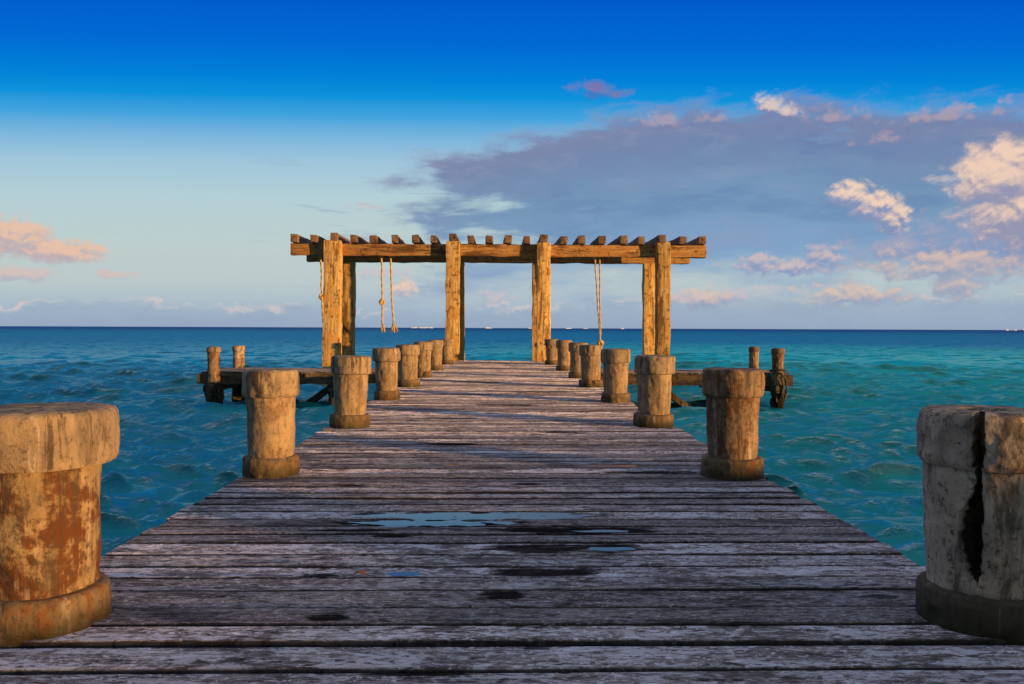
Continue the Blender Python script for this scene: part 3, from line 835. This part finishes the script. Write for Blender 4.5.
# ------------------------------------------------------------------ ropes
def tube(pts, rad, n=10, seed=0, twist=True, step=0.04):
    P = []
    for a, bq in zip(pts, pts[1:]):
        a = Vector(a); bq = Vector(bq); k = max(1, int((bq - a).length / step))
        for i in range(k): P.append(a.lerp(bq, i / k))
    P.append(Vector(pts[-1]))
    for i in range(1, len(P) - 1):
        P[i] = P[i] + noise.noise_vector(P[i] * 3 + Vector((seed, 0, 0))) * rad * 0.8
    V, F = [], []
    up = Vector((0.3, 1, 0.1)).normalized()
    dist = 0
    for i, p in enumerate(P):
        d = (P[min(i + 1, len(P) - 1)] - P[max(i - 1, 0)]).normalized()
        s = d.cross(up)
        if s.length < 1e-3: s = d.cross(Vector((1, 0, 0)))
        s.normalize(); t = s.cross(d)
        if i: dist += (p - P[i - 1]).length
        for j in range(n):
            a = 2 * math.pi * j / n
            rr = rad * (1 + (0.22 * math.cos(3 * a - dist * 28) if twist else 0))
            V.append(p + (s * math.cos(a) + t * math.sin(a)) * rr)
    F = grid_faces(len(P), n, True)
    F.append(tuple(range(n))[::-1]); F.append(tuple((len(P) - 1) * n + j for j in range(n)))
    return V, F

def join(parts):
    V, F = [], []
    for v, f in parts:
        o = len(V); V += list(v); F += [tuple(o + i for i in q) for q in f]
    return V, F

def knot(c, r, seed):
    c = Vector(c); parts = []
    for k in range(3):
        pts = []
        ax = Vector((math.sin(k * 1.1 + seed), math.cos(k * 1.7 + seed), 0.6 * (k - 1))).normalized()
        s = ax.cross(Vector((0, 0, 1))).normalized(); t = ax.cross(s)
        for i in range(13):
            a = 2 * math.pi * i / 12
            pts.append(c + (s * math.cos(a) + t * math.sin(a)) * r)
        parts.append(tube(pts, r * 0.42, 8, seed, True, 0.03))
    return join(parts)

def fray(c, ln, r, seed):
    rr = random.Random(seed); parts = []
    for k in range(16):
        a = rr.uniform(0, 6.28); e = Vector((math.cos(a), math.sin(a), 0)) * rr.uniform(0.2, 1) * r
        c0 = Vector(c) + e * 0.2
        parts.append(tube([c0, c0 + e * 0.5 + Vector((0, 0, -ln * 0.5)), c0 + e + Vector((0, 0, -ln * rr.uniform(0.7, 1)))], 0.014, 5, seed + k, False, 0.06))
    return join(parts)

def zpx(y_px, dist):   # height of something seen so far above or below eye level
    return CAM_H + y_px * dist / 800.0

def rope(parts_main, label, parts_knot=None, parts_fray=None):
    v, f = join(parts_main)
    o = mesh_obj('rope', v, f, M['rope']); tag(o, label, 'rope', 'ropes hanging from the pergola')
    if parts_knot: mesh_obj('knot', *parts_knot, M['rope'], o)
    if parts_fray: mesh_obj('frayed_end', *parts_fray, M['rope'], o)

yr = 24.62
yl = 24.95
rope([tube([(-5.50, yl, 3.58), (-5.47, yl, 3.0), (-5.43, yl - .02, 1.92), (-5.40, yl, 1.2), (-5.27, yl, 0.2), (-5.22, yl, -0.35)], 0.029, seed=1)],
     'long knotted rope hanging beside the leftmost pergola post down toward the water', knot((-5.44, yl, 1.95), 0.08, 1))
rope([tube([(-3.56, yr, 3.55), (-3.53, yr, 2.2), (-3.51, yr, 1.06)], 0.027, seed=2)],
     'frayed rope with a knot at mid length, left one of two hanging side by side', knot((-3.53, yr, 1.78), 0.07, 2), fray((-3.51, yr, 1.14), 0.30, 0.07, 2))
rope([tube([(-3.28, yr, 3.55), (-3.24, yr, 2.2), (-3.17, yr, 1.02)], 0.026, seed=3)],
     'frayed rope with bushy end, right one of two hanging side by side', None, fray((-3.17, yr, 1.14), 0.30, 0.12, 3))
rope([tube([(2.98, yr, 3.55), (3.07, yr, 2.2), (3.16, yr, 0.9), (3.17, yr, 0.55)], 0.022, seed=4), tube([(3.15, yr, 3.55), (3.16, yr, 2.2), (3.19, yr, 0.9), (3.19, yr, 0.55)], 0.022, seed=5)],
     'loop of two rope strands hanging near the right end of the pergola', knot((3.18, yr, 0.55), 0.08, 4))

# ------------------------------------------------------------------ side jetties
def jetty(side, x0, x1, y0, y1, label):
    t = empty('side_platform', ((x0 + x1) / 2, (y0 + y1) / 2, 0), label, 'platform')
    cx, cy = (x0 + x1) / 2, (y0 + y1) / 2
    def C(x, y, z): return (x - cx, y - cy, z)
    # boards run along the platform; one mesh with its gaps
    bm = bmesh.new()
    nb = 9
    for k in range(nb):
        wy = (y1 - y0) / nb
        xa, xb = x0 + random.uniform(0, 0.06), x1 - random.uniform(0, 0.03)
        geo = bmesh.ops.create_cube(bm, size=1.0)
        bmesh.ops.scale(bm, vec=(xb - xa, wy - 0.012, 0.045), verts=geo['verts'])
        bmesh.ops.translate(bm, vec=C((xa + xb) / 2, y0 + wy * (k + 0.5), -0.022 + random.uniform(-0.006, 0.006)), verts=geo['verts'])
    me = bpy.data.meshes.new('deck'); bm.to_mesh(me); bm.free(); me.materials.append(M['deck'])
    link(bpy.data.objects.new('deck', me), t)
    xo = x0 if side < 0 else x1           # outer end
    box_obj('front_beam', C(cx + side * 0.06, y0 + 0.06, -0.165), (x1 - x0, 0.20, 0.23), M['jetty_wood'], t, seg=24, bev=0.02, rough=0.035, seed=3 + side)
    box_obj('rear_beam', C(cx, y1 - 0.06, -0.165), (x1 - x0 - 0.1, 0.18, 0.22), M['jetty_wood'], t, seg=14, bev=0.02, rough=0.03, seed=6 + side)
    for k, xx in enumerate((xo - side * 0.33, xo - side * 1.6, xo - side * 2.95, xo - side * 4.2)):
        box_obj('joist', C(xx, cy, -0.36), (0.16, y1 - y0 + (0.5 if k == 0 else 0.1), 0.17), M['jetty_wood'], t, seg=5, bev=0.015, rough=0.02, seed=k)
    xin = xo - side * 2.98
    for (xx, yy) in ((xin, y0 + 0.12), (xin, y1 - 0.12)):
        v, f = lathe(fill([(0, -0.27), (0.10, -0.27), (0.12, -0.6), (0.12, -2.4)], 0.06), 20, xx + yy, 0.05, 0.03)
        o = mesh_obj('pile', v, f, M['pile_wood'], t); o.location = C(xx, yy, 0)
    a = Vector((xin + side * 0.05, y0 + 0.3, -0.35)); bq = Vector((xin + side * 0.98, y0 + 0.5, -0.98))
    d = bq - a
    o = box_obj('brace', C(*((a + bq) / 2)), (0.14, 0.14, d.length), M['pile_wood'], t, seg=6, bev=0.012, rough=0.015, seed=2, rot=d.to_track_quat('Z', 'Y').to_matrix())
    return t
jetty(-1, -6.68, -1.78, 18.1, 19.75, 'low wooden side platform on the left of the pier')
jetty(1, 1.90, 6.66, 18.05, 19.6, 'low wooden side platform on the right of the pier')

def mooring(x, y, label, seed, top, mats, wl=0.13, r=0.135, lean=0.0, wrap=1.0):
    t = empty('mooring_post', (x, y, 0), label, 'post', 'mooring posts on the side platforms')
    t.rotation_euler = (0, lean, 0)
    zc = top - 0.135
    cap = [(0, top), (r * 0.7, top), (r * 1.02, top - 0.015), (r * 1.12, top - 0.04), (r * 1.12, zc + 0.02), (r * 1.0, zc), (0.02, zc)]
    sh = [(0, zc + 0.01), (r * 0.98, zc + 0.01), (r * 0.95, 0.15), (r * 0.98, -0.27), (0.02, -0.27)]
    pl = [(0, -0.26), (wl, -0.26), (wl * 1.1, -0.5), (wl * 0.9, -0.8), (wl, -2.4), (0.02, -2.4)]
    for nm, pr, mm, am, lp, k in (('cap', cap, mats[0], 0.008, 0.01, 1), ('shaft', sh, mats[1], 0.012, 0.012, 2), ('pile', pl, 'pile_wood', 0.06, 0.05, 3)):
        v, f = lathe(fill(pr, 0.03), 40, seed + k, am, lp)
        mesh_obj(nm, v, f, M[mm], t, True, 50)
    return t
mooring(-6.34, 18.02, 'mooring post with yellow cap, front outer corner of the left platform', 51, 0.56, ('stone_cap', 'stone_brown'), 0.17)
mooring(-6.30, 19.62, 'grey mooring post behind the yellow capped one on the left platform', 52, 0.55, ('stone_dark', 'stone_dark'), 0.14)
mooring(6.36, 18.0, 'capped mooring post with a rope draped round it, front outer corner of the right platform', 53, 0.57, ('stone_brown', 'stone_brown'), 0.13)
mooring(6.30, 19.50, 'slim mooring post at the back corner of the right platform', 54, 0.57, ('stone_brown', 'stone'), 0.12, r=0.115)

# rope hung over the front beam of the right platform
pts = [(6.36 + 0.17 * math.cos(a), 17.98 + 0.19 * math.sin(a), 0.06 - 0.03 * math.sin(a)) for a in [i * math.pi / 10 for i in range(-9, 11)]]
loop = [(6.24, 17.80, 0.05), (6.36, 17.74, 0.0), (6.46, 17.76, -0.12), (6.50, 17.78, -0.32), (6.47, 17.80, -0.52), (6.42, 17.80, -0.60), (6.39, 17.80, -0.50), (6.41, 17.78, -0.25), (6.36, 17.77, -0.06)]
v, f = join([tube(pts, 0.022, seed=8), tube(loop, 0.022, seed=9)])
tag(mesh_obj('mooring_rope', v, f, M['rope_dark']), 'dark rope looped around the front post of the right platform', 'rope')

# ------------------------------------------------------------------ small things
bm = bmesh.new()
outline = [(-0.045, 0), (-0.02, 0.018), (0.012, 0.024), (0.035, 0.012), (0.055, 0.0), (0.035, -0.014), (0.01, -0.022), (-0.02, -0.016)]
V = [(0, 0, 0.012)] + [(x, y, 0.004 + 0.010 * abs(math.sin(i * 1.9))) for i, (x, y) in enumerate(outline)]
o = mesh_obj('dry_leaf', V, [(0, 1 + i, 1 + (i + 1) % 8) for i in range(8)], M['leaf']); o.location = (-0.55, 3.21, 0.004); o.scale = (0.55, 0.8, 1.0)
tag(o, 'small curled orange brown leaf lying on the deck beside the oval puddle', 'leaf')
sm = o.modifiers.new('thickness', 'SOLIDIFY'); sm.thickness = 0.003

# ships on the horizon, far out
SH = [(-5.9, 34), (-5.2, 60), (-4.7, 26), (-0.6, 40), (2.4, 30), (3.4, 44), (5.1, 36), (6.3, 26), (33.0, 70), (33.7, 40), (34.6, 90), (8.9, 22)]
for i, (a, ln) in enumerate(SH):
    D = 4200.0
    bm = bmesh.new()
    hgt = random.uniform(1.4, 2.4)
    geo = bmesh.ops.create_cube(bm, size=1.0); bmesh.ops.scale(bm, vec=(ln, 8, hgt), verts=geo['verts']); bmesh.ops.translate(bm, vec=(0, 0, hgt / 2), verts=geo['verts'])
    for v in geo['verts']:
        if v.co.z < 1: v.co.x *= 0.88
    for k in range(random.randint(1, 3)):
        w = ln * random.uniform(0.15, 0.4); hh = random.uniform(1.0, 3.2)
        geo = bmesh.ops.create_cube(bm, size=1.0); bmesh.ops.scale(bm, vec=(w, 6, hh), verts=geo['verts'])
        bmesh.ops.translate(bm, vec=(random.uniform(-0.3, 0.3) * ln, 0, hgt + hh / 2 - 0.05), verts=geo['verts'])
    me = bpy.data.meshes.new('ship'); bm.to_mesh(me); bm.free(); me.materials.append(M['ship'])
    o = link(bpy.data.objects.new('ship', me))
    o.location = (D * math.sin(R(a)), D * math.cos(R(a)), WATER_Z); o.rotation_euler = (0, 0, R(18))
    tag(o, 'tiny white vessel far away on the horizon', 'ship', 'white specks of ships on the horizon')
